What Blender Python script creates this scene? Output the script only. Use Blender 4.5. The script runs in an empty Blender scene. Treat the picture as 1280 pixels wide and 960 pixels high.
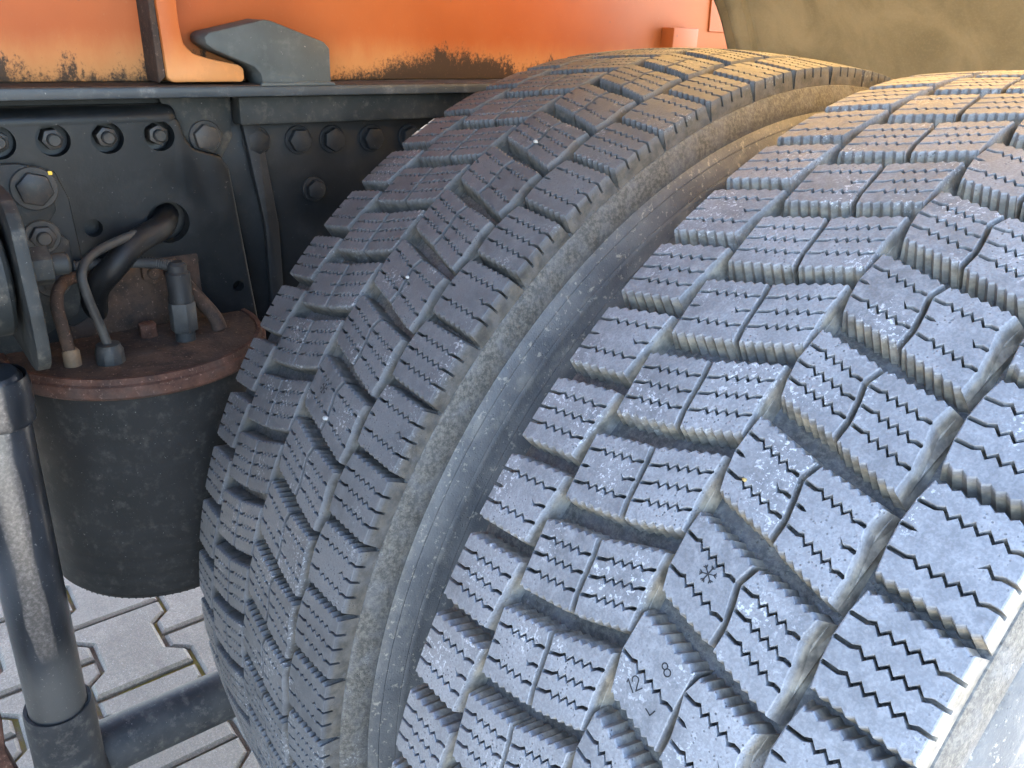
import bpy, bmesh, math, random
from mathutils import Vector, Matrix
random.seed(7)
scn = bpy.context.scene
C = scn.collection
PI = math.pi
R = math.radians

# ------------------------------------------------------------------ camera
cam_d = bpy.data.cameras.new('camera')
cam = bpy.data.objects.new('camera', cam_d); C.objects.link(cam)
rt = Vector((0.61729213, 0.78577797, 0.03877388))
up = Vector((-0.33843873, 0.2207339, 0.91473263))
fw = Vector((-0.71021803, 0.57777983, -0.40219499))
cam.matrix_world = Matrix(((rt.x, up.x, -fw.x, 0.20815), (rt.y, up.y, -fw.y, -0.69907),
                           (rt.z, up.z, -fw.z, 1.07375), (0, 0, 0, 1)))
cam_d.sensor_width = 36.0
cam_d.lens = 28.739
cam_d.clip_start = 0.01
cam_d.clip_end = 2000
scn.camera = cam

# ------------------------------------------------------------------ sky and sun
SUN_EL = 47.0                        # the sun stands beyond the mudguard; this side of the truck is in open shade
sh = Vector((-0.37, 1.0)).normalized() * math.cos(R(SUN_EL))
sd = Vector((sh.x, sh.y, math.sin(R(SUN_EL))))
w = bpy.data.worlds.new('World'); scn.world = w; w.use_nodes = True
nt = w.node_tree; nt.nodes.clear()
sky = nt.nodes.new('ShaderNodeTexSky'); sky.sky_type = 'NISHITA'; sky.sun_disc = False
sky.sun_elevation = R(SUN_EL)
sky.sun_rotation = math.atan2(sd.x, sd.y)
sky.air_density = 1.0; sky.dust_density = 1.2; sky.ozone_density = 1.2
bg = nt.nodes.new('ShaderNodeBackground'); bg.inputs['Strength'].default_value = 0.15
wo = nt.nodes.new('ShaderNodeOutputWorld')
nt.links.new(sky.outputs[0], bg.inputs[0]); nt.links.new(bg.outputs[0], wo.inputs[0])
sun_d = bpy.data.lights.new('sun', 'SUN'); sun_d.energy = 4.8; sun_d.angle = R(0.6); sun_d.color = (1.0, 0.92, 0.80)
sun = bpy.data.objects.new('sun', sun_d); C.objects.link(sun)
sun.rotation_euler = (-sd).to_track_quat('-Z', 'Y').to_euler()
sun.location = sd * 10
vs = scn.view_settings
vs.view_transform = 'Standard'; vs.look = 'None'; vs.gamma = 1.0; vs.exposure = 3.8; vs.use_curve_mapping = False

# ------------------------------------------------------------------ node helpers
class N:
    def __init__(s, name):
        s.m = bpy.data.materials.new(name); s.m.use_nodes = True
        s.t = s.m.node_tree; s.b = s.t.nodes['Principled BSDF']
    def n(s, kind, **kw):
        nd = s.t.nodes.new(kind)
        for k, v in kw.items():
            setattr(nd, k, v)
        return nd
    def l(s, a, b): s.t.links.new(a, b)
    def val(s, sock, v):
        if hasattr(v, 'is_output') or isinstance(v, bpy.types.NodeSocket): s.l(v, sock)
        else: sock.default_value = v
    def math(s, op, a, b=0.0, c=None, clamp=False):
        nd = s.n('ShaderNodeMath', operation=op); nd.use_clamp = clamp
        s.val(nd.inputs[0], a); s.val(nd.inputs[1], b)
        if c is not None: s.val(nd.inputs[2], c)
        return nd.outputs[0]
    def ramp(s, v, a, b, lo=0.0, hi=1.0):
        nd = s.n('ShaderNodeMapRange', interpolation_type='SMOOTHSTEP')
        s.val(nd.inputs[0], v); s.val(nd.inputs[1], a); s.val(nd.inputs[2], b); s.val(nd.inputs[3], lo); s.val(nd.inputs[4], hi)
        return nd.outputs[0]
    def mix(s, f, a, b):
        nd = s.n('ShaderNodeMix', data_type='RGBA')
        s.val(nd.inputs[0], f)
        for sock, v in ((nd.inputs[6], a), (nd.inputs[7], b)):
            if isinstance(v, tuple): sock.default_value = (*v, 1.0)
            else: s.l(v, sock)
        return nd.outputs[2]
    def noise(s, vec, scale, detail=4.0, rough=0.55, dist=0.0):
        nd = s.n('ShaderNodeTexNoise'); s.l(vec, nd.inputs['Vector'])
        nd.inputs['Scale'].default_value = scale; nd.inputs['Detail'].default_value = detail
        nd.inputs['Roughness'].default_value = rough; nd.inputs['Distortion'].default_value = dist
        return nd.outputs[0]
    def voro(s, vec, scale, feat='F1'):
        nd = s.n('ShaderNodeTexVoronoi', feature=feat); s.l(vec, nd.inputs['Vector']); nd.inputs['Scale'].default_value = scale
        return nd.outputs[0]
    def coord(s, rand=True):
        tc = s.n('ShaderNodeTexCoord'); v = tc.outputs['Object']
        if rand:
            oi = s.n('ShaderNodeObjectInfo'); k = s.math('MULTIPLY', oi.outputs['Random'], 37.0)
            cx = s.n('ShaderNodeCombineXYZ')
            for i in range(3): s.l(k, cx.inputs[i])
            ad = s.n('ShaderNodeVectorMath', operation='ADD'); s.l(v, ad.inputs[0]); s.l(cx.outputs[0], ad.inputs[1])
            return v, ad.outputs[0], oi.outputs['Random']
        return v
    def scale(s, vec, k):
        nd = s.n('ShaderNodeVectorMath', operation='MULTIPLY'); s.l(vec, nd.inputs[0]); nd.inputs[1].default_value = k
        return nd.outputs[0]
    def out(s, col, rough, bump=None, bdist=0.001, bstr=1.0, metal=0.0, spec=0.5):
        s.val(s.b.inputs['Base Color'], (*col, 1.0) if isinstance(col, tuple) else col)
        s.val(s.b.inputs['Roughness'], rough); s.b.inputs['Metallic'].default_value = metal
        s.b.inputs['Specular IOR Level'].default_value = spec
        if bump is not None:
            bn = s.n('ShaderNodeBump'); bn.inputs['Distance'].default_value = bdist; bn.inputs['Strength'].default_value = bstr
            s.l(bump, bn.inputs['Height']); s.l(bn.outputs[0], s.b.inputs['Normal'])
        return s.m

# tyre geometry numbers (metres, wheel axis = X)
RAD, HALF, DROP, NP = 0.53, 0.131, 0.009, 60
PITCH = 2 * PI / NP
def crown(x): return RAD - DROP * (x / HALF) ** 2

def mat_rubber(name, dust_amt, carcass=False, k=1.0):
    s = N(name); raw, v, rnd = s.coord()
    sep = s.n('ShaderNodeSeparateXYZ'); s.l(raw, sep.inputs[0])
    r = s.math('SQRT', s.math('ADD', s.math('MULTIPLY', sep.outputs[1], sep.outputs[1]), s.math('MULTIPLY', sep.outputs[2], sep.outputs[2])))
    x2 = s.math('MULTIPLY', sep.outputs[0], sep.outputs[0])
    depth = s.math('SUBTRACT', s.math('SUBTRACT', RAD, s.math('MULTIPLY', x2, DROP / HALF ** 2)), r)
    big = s.noise(v, 14.0, 2.0); fine = s.noise(v, 700.0, 1.0, 0.7); mid = s.noise(v, 130.0, 3.0, 0.65)
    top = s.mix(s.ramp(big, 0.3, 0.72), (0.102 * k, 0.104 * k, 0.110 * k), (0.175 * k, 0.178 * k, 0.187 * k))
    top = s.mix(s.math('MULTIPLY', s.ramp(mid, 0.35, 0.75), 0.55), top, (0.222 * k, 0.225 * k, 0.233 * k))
    top = s.mix(s.math('MULTIPLY', s.ramp(fine, 0.40, 0.62), 0.5), s.mix(0.4, top, (0.05, 0.05, 0.053)), top)
    # abrasion: pale scuffs in patches, and dark pits
    patch = s.ramp(s.noise(v, 26.0, 1.0), 0.53, 0.70)
    scuff = s.math('MULTIPLY', patch, s.ramp(s.noise(v, 420.0, 2.0, 0.7), 0.565, 0.63))
    top = s.mix(s.math('MULTIPLY', scuff, 0.7), top, (0.46 * min(1, k), 0.47 * min(1, k), 0.49 * min(1, k)))
    pits = s.ramp(s.voro(v, 420.0), 0.15, 0.28)
    pitm = s.math('MULTIPLY', s.math('SUBTRACT', 1.0, pits), s.math('MULTIPLY', s.ramp(big, 0.42, 0.6), s.ramp(mid, 0.42, 0.6)))
    top = s.mix(s.math('MULTIPLY', pitm, 0.75), top, (0.02, 0.02, 0.022))
    dmix = s.ramp(mid, 0.3, 0.7)
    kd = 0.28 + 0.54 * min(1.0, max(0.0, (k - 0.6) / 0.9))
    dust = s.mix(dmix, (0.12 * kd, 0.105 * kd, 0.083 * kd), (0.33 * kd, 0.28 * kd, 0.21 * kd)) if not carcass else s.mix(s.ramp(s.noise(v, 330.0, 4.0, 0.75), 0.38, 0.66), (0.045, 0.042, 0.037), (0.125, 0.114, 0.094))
    lo = s.math('ADD', 0.0006, s.math('MULTIPLY', fine, 0.0014))
    fd = s.math('MULTIPLY', s.ramp(depth, lo, 0.0055), dust_amt)
    fd = s.math('MULTIPLY', fd, s.ramp(s.noise(v, 55.0, 2.0, 0.6), 0.22, 0.62, 0.45, 1.0))
    if carcass:
        # shoulder keeps dust in its rough surface, the sidewall below is cleaner with mud specks
        side = s.ramp(depth, 0.030, 0.040)
        spk = s.math('MAXIMUM', s.ramp(s.noise(v, 210.0, 4.0, 0.7), 0.58, 0.66), s.math('MULTIPLY', s.ramp(s.noise(s.scale(v, (1, 0.25, 0.25)), 120.0, 3.0, 0.6), 0.55, 0.75), 0.5))
        zone = s.mix(s.ramp(s.noise(v, 30.0, 4.0), 0.3, 0.7), (0.07, 0.072, 0.075), (0.12, 0.118, 0.115))
        zone = s.mix(s.math('MULTIPLY', spk, 0.8), zone, (0.27, 0.245, 0.20))
        col = s.mix(fd, top, dust); col = s.mix(side, col, zone)
    else:
        col = s.mix(fd, top, dust)
    h = s.math('ADD', s.math('MULTIPLY', fine, 0.35), s.math('ADD', s.math('MULTIPLY', mid, 0.8), s.math('MULTIPLY', pitm, -1.2)))
    rough = s.ramp(mid, 0.2, 0.8, 0.52, 0.72) if not carcass else s.ramp(mid, 0.2, 0.8, 0.42, 0.66)
    return s.out(col, rough, h, 0.0006 if not carcass else 0.0012, 0.55, 0, 0.35)

def mat_paint(name, col, col2, rough=0.45, dust=(0.16, 0.15, 0.13), damt=0.35, scale=1.0, metal=0.0, spec=0.22):
    s = N(name); raw, v, rnd = s.coord()
    big = s.noise(v, 9.0 * scale, 5.0, 0.6); fine = s.noise(v, 220.0 * scale, 4.0, 0.7)
    c = s.mix(s.ramp(big, 0.35, 0.68), col, col2)
    c = s.mix(s.math('MULTIPLY', s.ramp(s.noise(v, 38.0 * scale, 6.0, 0.7), 0.5, 0.72), damt), c, dust)
    c = s.mix(s.math('MULTIPLY', s.ramp(fine, 0.66, 0.74), damt), c, (0.38, 0.36, 0.33))
    return s.out(c, s.ramp(big, 0.2, 0.8, rough - 0.1, rough + 0.15), fine, 0.0004, 0.35, metal, spec)

def mat_rust(name, a=(0.10, 0.035, 0.02), b=(0.24, 0.10, 0.055)):
    s = N(name); raw, v, rnd = s.coord()
    n1 = s.noise(v, 45.0, 6.0, 0.7); n2 = s.noise(v, 260.0, 4.0, 0.7)
    c = s.mix(s.ramp(n1, 0.3, 0.7), a, b)
    c = s.mix(s.math('MULTIPLY', s.ramp(n2, 0.58, 0.7), 0.6), c, (0.20, 0.13, 0.10))
    c = s.mix(s.math('MULTIPLY', s.ramp(s.noise(v, 20.0, 3.0), 0.5, 0.7), 0.7), c, (0.035, 0.028, 0.025))
    return s.out(c, 0.82, n2, 0.0008, 0.8, 0, 0.2)

def mat_orange(name='orange_paint', soot=1.0):
    s = N(name); raw, v, rnd = s.coord()
    sep = s.n('ShaderNodeSeparateXYZ'); s.l(raw, sep.inputs[0])
    big = s.noise(v, 5.0, 4.0)
    c = s.mix(s.ramp(big, 0.3, 0.7), (0.265, 0.060, 0.012), (0.325, 0.084, 0.019))
    # road film climbing from the lower edge (object z = 0 at that edge): ragged black tongues, then a tan haze of dust
    st = s.noise(s.scale(v, (1.0, 1.0, 0.4)), 34.0, 6.0, 0.7)
    st2 = s.noise(s.scale(v, (1.0, 1.0, 0.6)), 9.0, 3.0, 0.5)
    lim = s.math('MULTIPLY', s.ramp(st, 0.36, 0.74), s.math('ADD', 0.008, s.math('MULTIPLY', s.ramp(st2, 0.4, 0.62), 0.040)))
    smear = s.math('MULTIPLY', s.ramp(s.math('ABSOLUTE', s.math('SUBTRACT', sep.outputs[1], 0.14)), 0.13, 0.02), 0.020)
    lim = s.math('ADD', lim, smear)
    tan = s.ramp(s.math('ADD', sep.outputs[2], s.math('MULTIPLY', st, -0.03)), 0.035, -0.012)
    c = s.mix(s.math('MULTIPLY', tan, 0.55), c, (0.50, 0.27, 0.10))
    grit = s.noise(v, 260.0, 4.0, 0.75)
    dk = s.ramp(s.math('ADD', s.math('SUBTRACT', sep.outputs[2], lim), s.math('MULTIPLY', s.math('SUBTRACT', grit, 0.5), 0.045)), 0.010, -0.007)
    c = s.mix(s.math('MULTIPLY', dk, 0.93 * soot), c, (0.018, 0.015, 0.012))
    sp = s.ramp(s.voro(v, 24.0), 0.055, 0.035)
    c = s.mix(s.math('MULTIPLY', sp, 0.5), c, (0.10, 0.05, 0.03))
    c = s.mix(s.math('MULTIPLY', s.ramp(s.noise(v, 320.0, 4.0, 0.7), 0.6, 0.72), 0.25), c, (0.30, 0.13, 0.06))
    return s.out(c, s.ramp(big, 0.2, 0.8, 0.45, 0.6), s.noise(v, 500.0, 3.0), 0.0002, 0.3, 0, 0.25)

def mat_paver():
    s = N('concrete_paver'); raw, v, rnd = s.coord()
    n1 = s.noise(v, 11.0, 5.0, 0.6); n2 = s.noise(v, 240.0, 4.0, 0.75); n3 = s.noise(v, 600.0, 2.0)
    c = s.mix(s.ramp(n1, 0.3, 0.7), (0.175, 0.155, 0.119), (0.25, 0.224, 0.176))
    c = s.mix(s.ramp(n2, 0.40, 0.66), s.mix(0.65, c, (0.11, 0.10, 0.085)), c)
    c = s.mix(s.math('MULTIPLY', s.ramp(n3, 0.62, 0.7), 0.6), c, (0.42, 0.40, 0.36))
    c = s.mix(s.math('MULTIPLY', s.ramp(s.noise(v, 13.0, 4.0, 0.6), 0.56, 0.72), 0.55), c, (0.11, 0.095, 0.085))
    tint = s.ramp(rnd, 0.0, 1.0, 0.0, 0.28); c = s.mix(tint, c, (0.16, 0.15, 0.125))
    return s.out(c, 0.9, s.math('ADD', n2, s.math('MULTIPLY', n3, 0.5)), 0.0016, 0.8, 0, 0.2)

def mat_joint():
    s = N('joint_sand'); v = s.coord(False)
    n1 = s.noise(v, 14.0, 4.0); n2 = s.noise(v, 500.0, 4.0, 0.7)
    c = s.mix(s.ramp(n2, 0.3, 0.7), (0.09, 0.08, 0.06), (0.20, 0.175, 0.13))
    c = s.mix(s.ramp(n1, 0.42, 0.6), c, (0.17, 0.155, 0.045))
    # beyond the separately laid stones the sheet carries the same paving on as pattern
    sep = s.n('ShaderNodeSeparateXYZ'); s.l(v, sep.inputs[0])
    inx = s.math('MULTIPLY', s.math('GREATER_THAN', sep.outputs[0], -2.30), s.math('LESS_THAN', sep.outputs[0], 0.55))
    iny = s.math('MULTIPLY', s.math('GREATER_THAN', sep.outputs[1], -1.40), s.math('LESS_THAN', sep.outputs[1], 0.56))
    br = s.n('ShaderNodeTexBrick'); s.l(v, br.inputs['Vector']); br.inputs['Scale'].default_value = 1.0
    br.inputs['Brick Width'].default_value = 0.209; br.inputs['Row Height'].default_value = 0.141; br.inputs['Mortar Size'].default_value = 0.004
    br.inputs['Color1'].default_value = (0.36, 0.345, 0.31, 1); br.inputs['Color2'].default_value = (0.42, 0.40, 0.36, 1); br.inputs['Mortar'].default_value = (0.12, 0.105, 0.07, 1)
    c = s.mix(s.math('MULTIPLY', inx, iny), br.outputs['Color'], c)
    return s.out(c, 0.95, n2, 0.003, 1.0, 0, 0.1)

def mat_mudguard():
    s = N('mudguard_plastic'); raw, v, rnd = s.coord()
    st = s.noise(s.scale(v, (1.0, 1.0, 0.45)), 22.0, 5.0, 0.62, 0.5); n2 = s.noise(v, 420.0, 3.0, 0.7)
    c = s.mix(s.ramp(st, 0.3, 0.7), (0.20, 0.165, 0.105), (0.30, 0.245, 0.16))
    c = s.mix(s.math('MULTIPLY', s.ramp(n2, 0.45, 0.7), 0.4), c, (0.36, 0.30, 0.20))
    m = s.out(c, 0.8, n2, 0.0006, 0.6, 0, 0.25)
    sep = s.n('ShaderNodeSeparateXYZ'); s.l(raw, sep.inputs[0])
    zone = s.ramp(s.math('ADD', sep.outputs[2], s.math('MULTIPLY', s.math('SUBTRACT', st, 0.5), 0.03)), 1.125, 1.165)  # upper zone made more translucent and amber to send warm light onto tyres
    tl = s.n('ShaderNodeBsdfTranslucent'); s.l(s.mix(zone, s.mix(s.ramp(st, 0.3, 0.7), (0.150, 0.132, 0.096), (0.190, 0.166, 0.122)), (0.80, 0.63, 0.37)), tl.inputs['Color'])
    mx = s.n('ShaderNodeMixShader'); s.l(s.ramp(zone, 0, 1, 0.5, 0.8), mx.inputs[0])
    out = s.t.nodes['Material Output']; s.l(s.b.outputs[0], mx.inputs[1]); s.l(tl.outputs[0], mx.inputs[2]); s.l(mx.outputs[0], out.inputs['Surface'])
    return m

def mat_shock():
    s = N('shock_tube_paint'); raw, v, rnd = s.coord()
    sep = s.n('ShaderNodeSeparateXYZ'); s.l(raw, sep.inputs[0])
    n1 = s.noise(s.scale(v, (1, 1, 0.3)), 36.0, 4.0, 0.6); n2 = s.noise(v, 300.0, 4.0, 0.7)
    c = s.mix(s.ramp(n1, 0.3, 0.7), (0.008, 0.009, 0.011), (0.024, 0.026, 0.03))
    # a long strip where the paint has worn through to dusty primer, ragged at its edge; below it road dust
    ang = s.math('ARCTAN2', sep.outputs[1], sep.outputs[0])
    e = s.math('ADD', s.math('ABSOLUTE', s.math('ADD', ang, 0.02)), s.math('MULTIPLY', s.math('SUBTRACT', n1, 0.5), 0.4))
    zt = s.math('MULTIPLY', s.ramp(sep.outputs[2], 0.145, 0.165), s.ramp(e, 0.26, 0.20))
    c = s.mix(s.math('MULTIPLY', zt, 0.85), c, s.mix(s.ramp(n2, 0.4, 0.65), (0.05, 0.043, 0.038), (0.115, 0.10, 0.09)))
    low = s.ramp(s.math('ADD', sep.outputs[2], s.math('MULTIPLY', n1, 0.08)), 0.21, 0.16)
    c = s.mix(s.math('MULTIPLY', low, 0.55), c, (0.07, 0.067, 0.061))
    c = s.mix(s.math('MULTIPLY', s.ramp(n2, 0.63, 0.7), 0.7), c, (0.2, 0.19, 0.17))
    return s.out(c, s.ramp(low, 0, 1, 0.3, 0.65), n2, 0.0003, 0.4)

M = {}
M['tread'] = mat_rubber('shaded_tread_rubber', 0.85, False, 0.60)  # inner tyre: same rubber darkened, its weaker light put into the colour
M['tread_outer'] = mat_rubber('lit_tread_rubber', 0.95, False, 1.45)  # outer tyre: same rubber lightened, its stronger light painted into the colour
M['carcass'] = mat_rubber('sidewall_rubber', 0.95, True)
M['frame'] = mat_paint('frame_paint', (0.005, 0.006, 0.007), (0.010, 0.0115, 0.013), 0.36, (0.03, 0.03, 0.03), 0.25)
M['flange'] = mat_paint('flange_steel', (0.028, 0.033, 0.038), (0.046, 0.052, 0.056), 0.38, (0.22, 0.21, 0.2), 0.4)
M['dirty'] = mat_paint('dirty_steel', (0.012, 0.014, 0.0145), (0.026, 0.027, 0.026), 0.6, (0.09, 0.08, 0.065), 0.45, 2.0)
M['bolt'] = mat_paint('bolt_steel', (0.022, 0.024, 0.025), (0.042, 0.038, 0.035), 0.40, (0.10, 0.065, 0.045), 0.5, 6.0, 0.3)
M['cleat'] = mat_paint('cleat_paint', (0.042, 0.048, 0.048), (0.066, 0.072, 0.07), 0.5, (0.10, 0.105, 0.095), 0.5, 1.3)
M['black'] = mat_paint('black_plastic', (0.006, 0.0065, 0.0075), (0.012, 0.013, 0.0145), 0.55, (0.03, 0.028, 0.026), 0.3, 2.0)
M['bellows'] = mat_paint('bellows_rubber', (0.006, 0.0062, 0.0062), (0.012, 0.0118, 0.0113), 0.75, (0.05, 0.046, 0.04), 0.4, 2.0)
M['tube'] = mat_paint('grey_tube', (0.018, 0.019, 0.02), (0.035, 0.036, 0.036), 0.5, (0.06, 0.055, 0.05), 0.4, 4.0)
M['arm'] = mat_paint('arm_paint', (0.016, 0.017, 0.019), (0.035, 0.036, 0.037), 0.65, (0.10, 0.092, 0.08), 0.6, 2.0)
M['rust'] = mat_rust('rusty_steel', (0.025, 0.012, 0.0085), (0.078, 0.037, 0.025))
M['rustdark'] = mat_rust('dark_rusty_steel', (0.018, 0.014, 0.012), (0.055, 0.034, 0.024))
M['brass'] = mat_paint('dull_brass', (0.09, 0.062, 0.04), (0.16, 0.115, 0.075), 0.6, (0.15, 0.1, 0.07), 0.5, 5.0, 0.2)
M['orange'] = mat_orange()
M['orange_clean'] = mat_orange('orange_paint_clean', 0.12)
M['bounce'] = mat_paint('tan_bounce', (0.42, 0.30, 0.15), (0.52, 0.38, 0.21), 0.85, (0.3, 0.22, 0.13), 0.5)  # overhang colour, picked to bounce warm light onto the tyre tops
M['paver'] = mat_paver()
M['joint'] = mat_joint()
M['mudguard'] = mat_mudguard()
M['shock'] = mat_shock()
M['rim'] = mat_paint('rim_steel', (0.09, 0.09, 0.09), (0.13, 0.13, 0.13), 0.6)
M['mark'] = mat_paint('mould_mark', (0.015, 0.015, 0.016), (0.022, 0.022, 0.024), 0.7, (0.03, 0.03, 0.03), 0.2)
M['pale'] = mat_paint('pale_stone', (0.26, 0.26, 0.25), (0.36, 0.36, 0.35), 0.8, (0.5, 0.48, 0.42), 0.3, 8.0)
M['amber'] = mat_paint('amber_stone', (0.30, 0.20, 0.07), (0.36, 0.26, 0.10), 0.7, (0.5, 0.4, 0.2), 0.3, 8.0)
M['yellow'] = mat_paint('yellow_paint', (0.75, 0.5, 0.05), (0.8, 0.55, 0.08), 0.6)

# ------------------------------------------------------------------ object helpers
def link(o, parent=None):
    C.objects.link(o)
    if parent is not None: o.parent = parent
    return o
def pyobj(name, verts, faces, mat, parent=None, smooth=None, loc=(0, 0, 0)):
    me = bpy.data.meshes.new(name); me.from_pydata(verts, [], faces); me.validate()
    bm = bmesh.new(); bm.from_mesh(me); bmesh.ops.recalc_face_normals(bm, faces=bm.faces); bm.to_mesh(me); bm.free()
    me.materials.append(M[mat])
    if smooth is not None:
        me.polygons.foreach_set('use_smooth', [True] * len(me.polygons))
        me.set_sharp_from_angle(angle=R(smooth))
    o = bpy.data.objects.new(name, me); o.location = loc
    return link(o, parent)
def bmobj(name, bm, mat, parent=None, smooth=35, loc=(0, 0, 0)):
    bmesh.ops.recalc_face_normals(bm, faces=bm.faces)
    me = bpy.data.meshes.new(name); bm.to_mesh(me); bm.free(); me.materials.append(M[mat])
    if smooth is not None:
        me.polygons.foreach_set('use_smooth', [True] * len(me.polygons)); me.set_sharp_from_angle(angle=R(smooth))
    o = bpy.data.objects.new(name, me); o.location = loc
    return link(o, parent)
def thing(name, label, cat, loc=(0, 0, 0), group=None):
    o = bpy.data.objects.new(name, None); o.location = loc; o.empty_display_size = 0.05
    C.objects.link(o); o['label'] = label; o['category'] = cat
    if group: o['group'] = group
    return o
def prism_x(pts, x0, x1, bev=0.0, seg=2, bm=None):
    """polygon given in (y, z), thick from x0 to x1"""
    bm = bm or bmesh.new()
    a = [bm.verts.new((x0, y, z)) for y, z in pts]; b = [bm.verts.new((x1, y, z)) for y, z in pts]
    bm.faces.new(a); bm.faces.new(b)
    for i in range(len(pts)):
        j = (i + 1) % len(pts); bm.faces.new((a[i], a[j], b[j], b[i]))
    if bev:
        bmesh.ops.recalc_face_normals(bm, faces=bm.faces)
        bmesh.ops.bevel(bm, geom=list(bm.edges), offset=bev, segments=seg, profile=0.5, affect='EDGES', clamp_overlap=True)
    return bm
def box(x0, x1, y0, y1, z0, z1, bev=0.0015, seg=2):
    return prism_x([(y0, z0), (y1, z0), (y1, z1), (y0, z1)], x0, x1, bev, seg)
def rot_to(axis):
    return Vector((0, 0, 1)).rotation_difference(Vector(axis)).to_matrix().to_4x4()
def lathe_pts(prof, axis, org, n=48, closed=False):
    """prof = (radius, height) along axis"""
    mt = Matrix.Translation(org) @ rot_to(axis)
    vs_, fs = [], []
    m = len(prof)
    for k in range(n):
        a = 2 * PI * k / n
        for r_, h in prof: vs_.append(tuple(mt @ Vector((r_ * math.cos(a), r_ * math.sin(a), h))))
    for k in range(n):
        k2 = (k + 1) % n
        for i in range(m - 1): fs.append((k * m + i, k2 * m + i, k2 * m + i + 1, k * m + i + 1))
    return vs_, fs
def lathe(name, prof, axis, org, mat, parent=None, n=48, smooth=35, loc=(0, 0, 0)):
    v, f = lathe_pts(prof, axis, org, n)
    bm = bmesh.new(); vv = [bm.verts.new(p) for p in v]
    for q in f:
        try: bm.faces.new([vv[i] for i in q])
        except ValueError: pass
    bmesh.ops.remove_doubles(bm, verts=bm.verts, dist=1e-6)
    return bmobj(name, bm, mat, parent, smooth, loc)
def tube(name, path, rad, mat, parent=None, n=14, sub=6, ring=None, loc=(0, 0, 0)):
    P = [Vector(p) for p in path]; pts = []
    for i in range(len(P) - 1):
        p0 = P[max(i - 1, 0)]; p1 = P[i]; p2 = P[i + 1]; p3 = P[min(i + 2, len(P) - 1)]
        for k in range(sub):
            t = k / sub
            pts.append(0.5 * ((2 * p1) + (p2 - p0) * t + (2 * p0 - 5 * p1 + 4 * p2 - p3) * t * t + (-p0 + 3 * p1 - 3 * p2 + p3) * t ** 3))
    pts.append(P[-1])
    vs_, fs = [], []; u = None
    for i, p in enumerate(pts):
        t = (pts[min(i + 1, len(pts) - 1)] - pts[max(i - 1, 0)]).normalized()
        if u is None: u = t.orthogonal().normalized()
        u = (u - t * u.dot(t)).normalized(); b = t.cross(u)
        rr = rad * (ring(i) if ring else 1.0)
        for k in range(n):
            a = 2 * PI * k / n; vs_.append(tuple(p + (u * math.cos(a) + b * math.sin(a)) * rr))
    for i in range(len(pts) - 1):
        for k in range(n):
            k2 = (k + 1) % n; fs.append((i * n + k, i * n + k2, (i + 1) * n + k2, (i + 1) * n + k))
    fs.append(tuple(range(n))); fs.append(tuple((len(pts) - 1) * n + k for k in range(n)))
    return pyobj(name, vs_, fs, mat, parent, 50, loc)
def hexnut(r, h, bore=0.0):
    bm = bmesh.new()
    a = [bm.verts.new((0, r * math.cos(PI / 6 + k * PI / 3), r * math.sin(PI / 6 + k * PI / 3))) for k in range(6)]
    b = [bm.verts.new((h, v.co.y, v.co.z)) for v in a]
    bm.faces.new(a); bm.faces.new(b)
    for k in range(6): bm.faces.new((a[k], a[(k + 1) % 6], b[(k + 1) % 6], b[k]))
    bmesh.ops.recalc_face_normals(bm, faces=bm.faces)
    bmesh.ops.bevel(bm, geom=list(bm.edges), offset=r * 0.09, segments=2, profile=0.5, affect='EDGES')
    return bm
def cut(o, cutters):
    """cut round holes: (y, z, r) through the plate, baked into the mesh"""
    cs = []
    for y, z, r_ in cutters:
        v, f = lathe_pts([(r_, -0.2), (r_, 0.2)], (1, 0, 0), (XW, y, z), 40)
        n = 40; f = list(f); f.append(tuple(2 * k for k in range(n))); f.append(tuple(2 * k + 1 for k in range(n)))
        me = bpy.data.meshes.new('cutter'); me.from_pydata(v, [], f)
        bm = bmesh.new(); bm.from_mesh(me); bmesh.ops.recalc_face_normals(bm, faces=bm.faces); bm.to_mesh(me); bm.free()
        c = bpy.data.objects.new('cutter', me); C.objects.link(c); cs.append(c)
        md = o.modifiers.new('hole', 'BOOLEAN'); md.operation = 'DIFFERENCE'; md.solver = 'EXACT'; md.object = c
    bpy.context.view_layer.update()
    dg = bpy.context.evaluated_depsgraph_get()
    me = bpy.data.meshes.new_from_object(o.evaluated_get(dg))
    o.modifiers.clear(); o.data = me
    me.polygons.foreach_set('use_smooth', [True] * len(me.polygons)); me.set_sharp_from_angle(angle=R(32))
    for c in cs: bpy.data.objects.remove(c, do_unlink=True)

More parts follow.
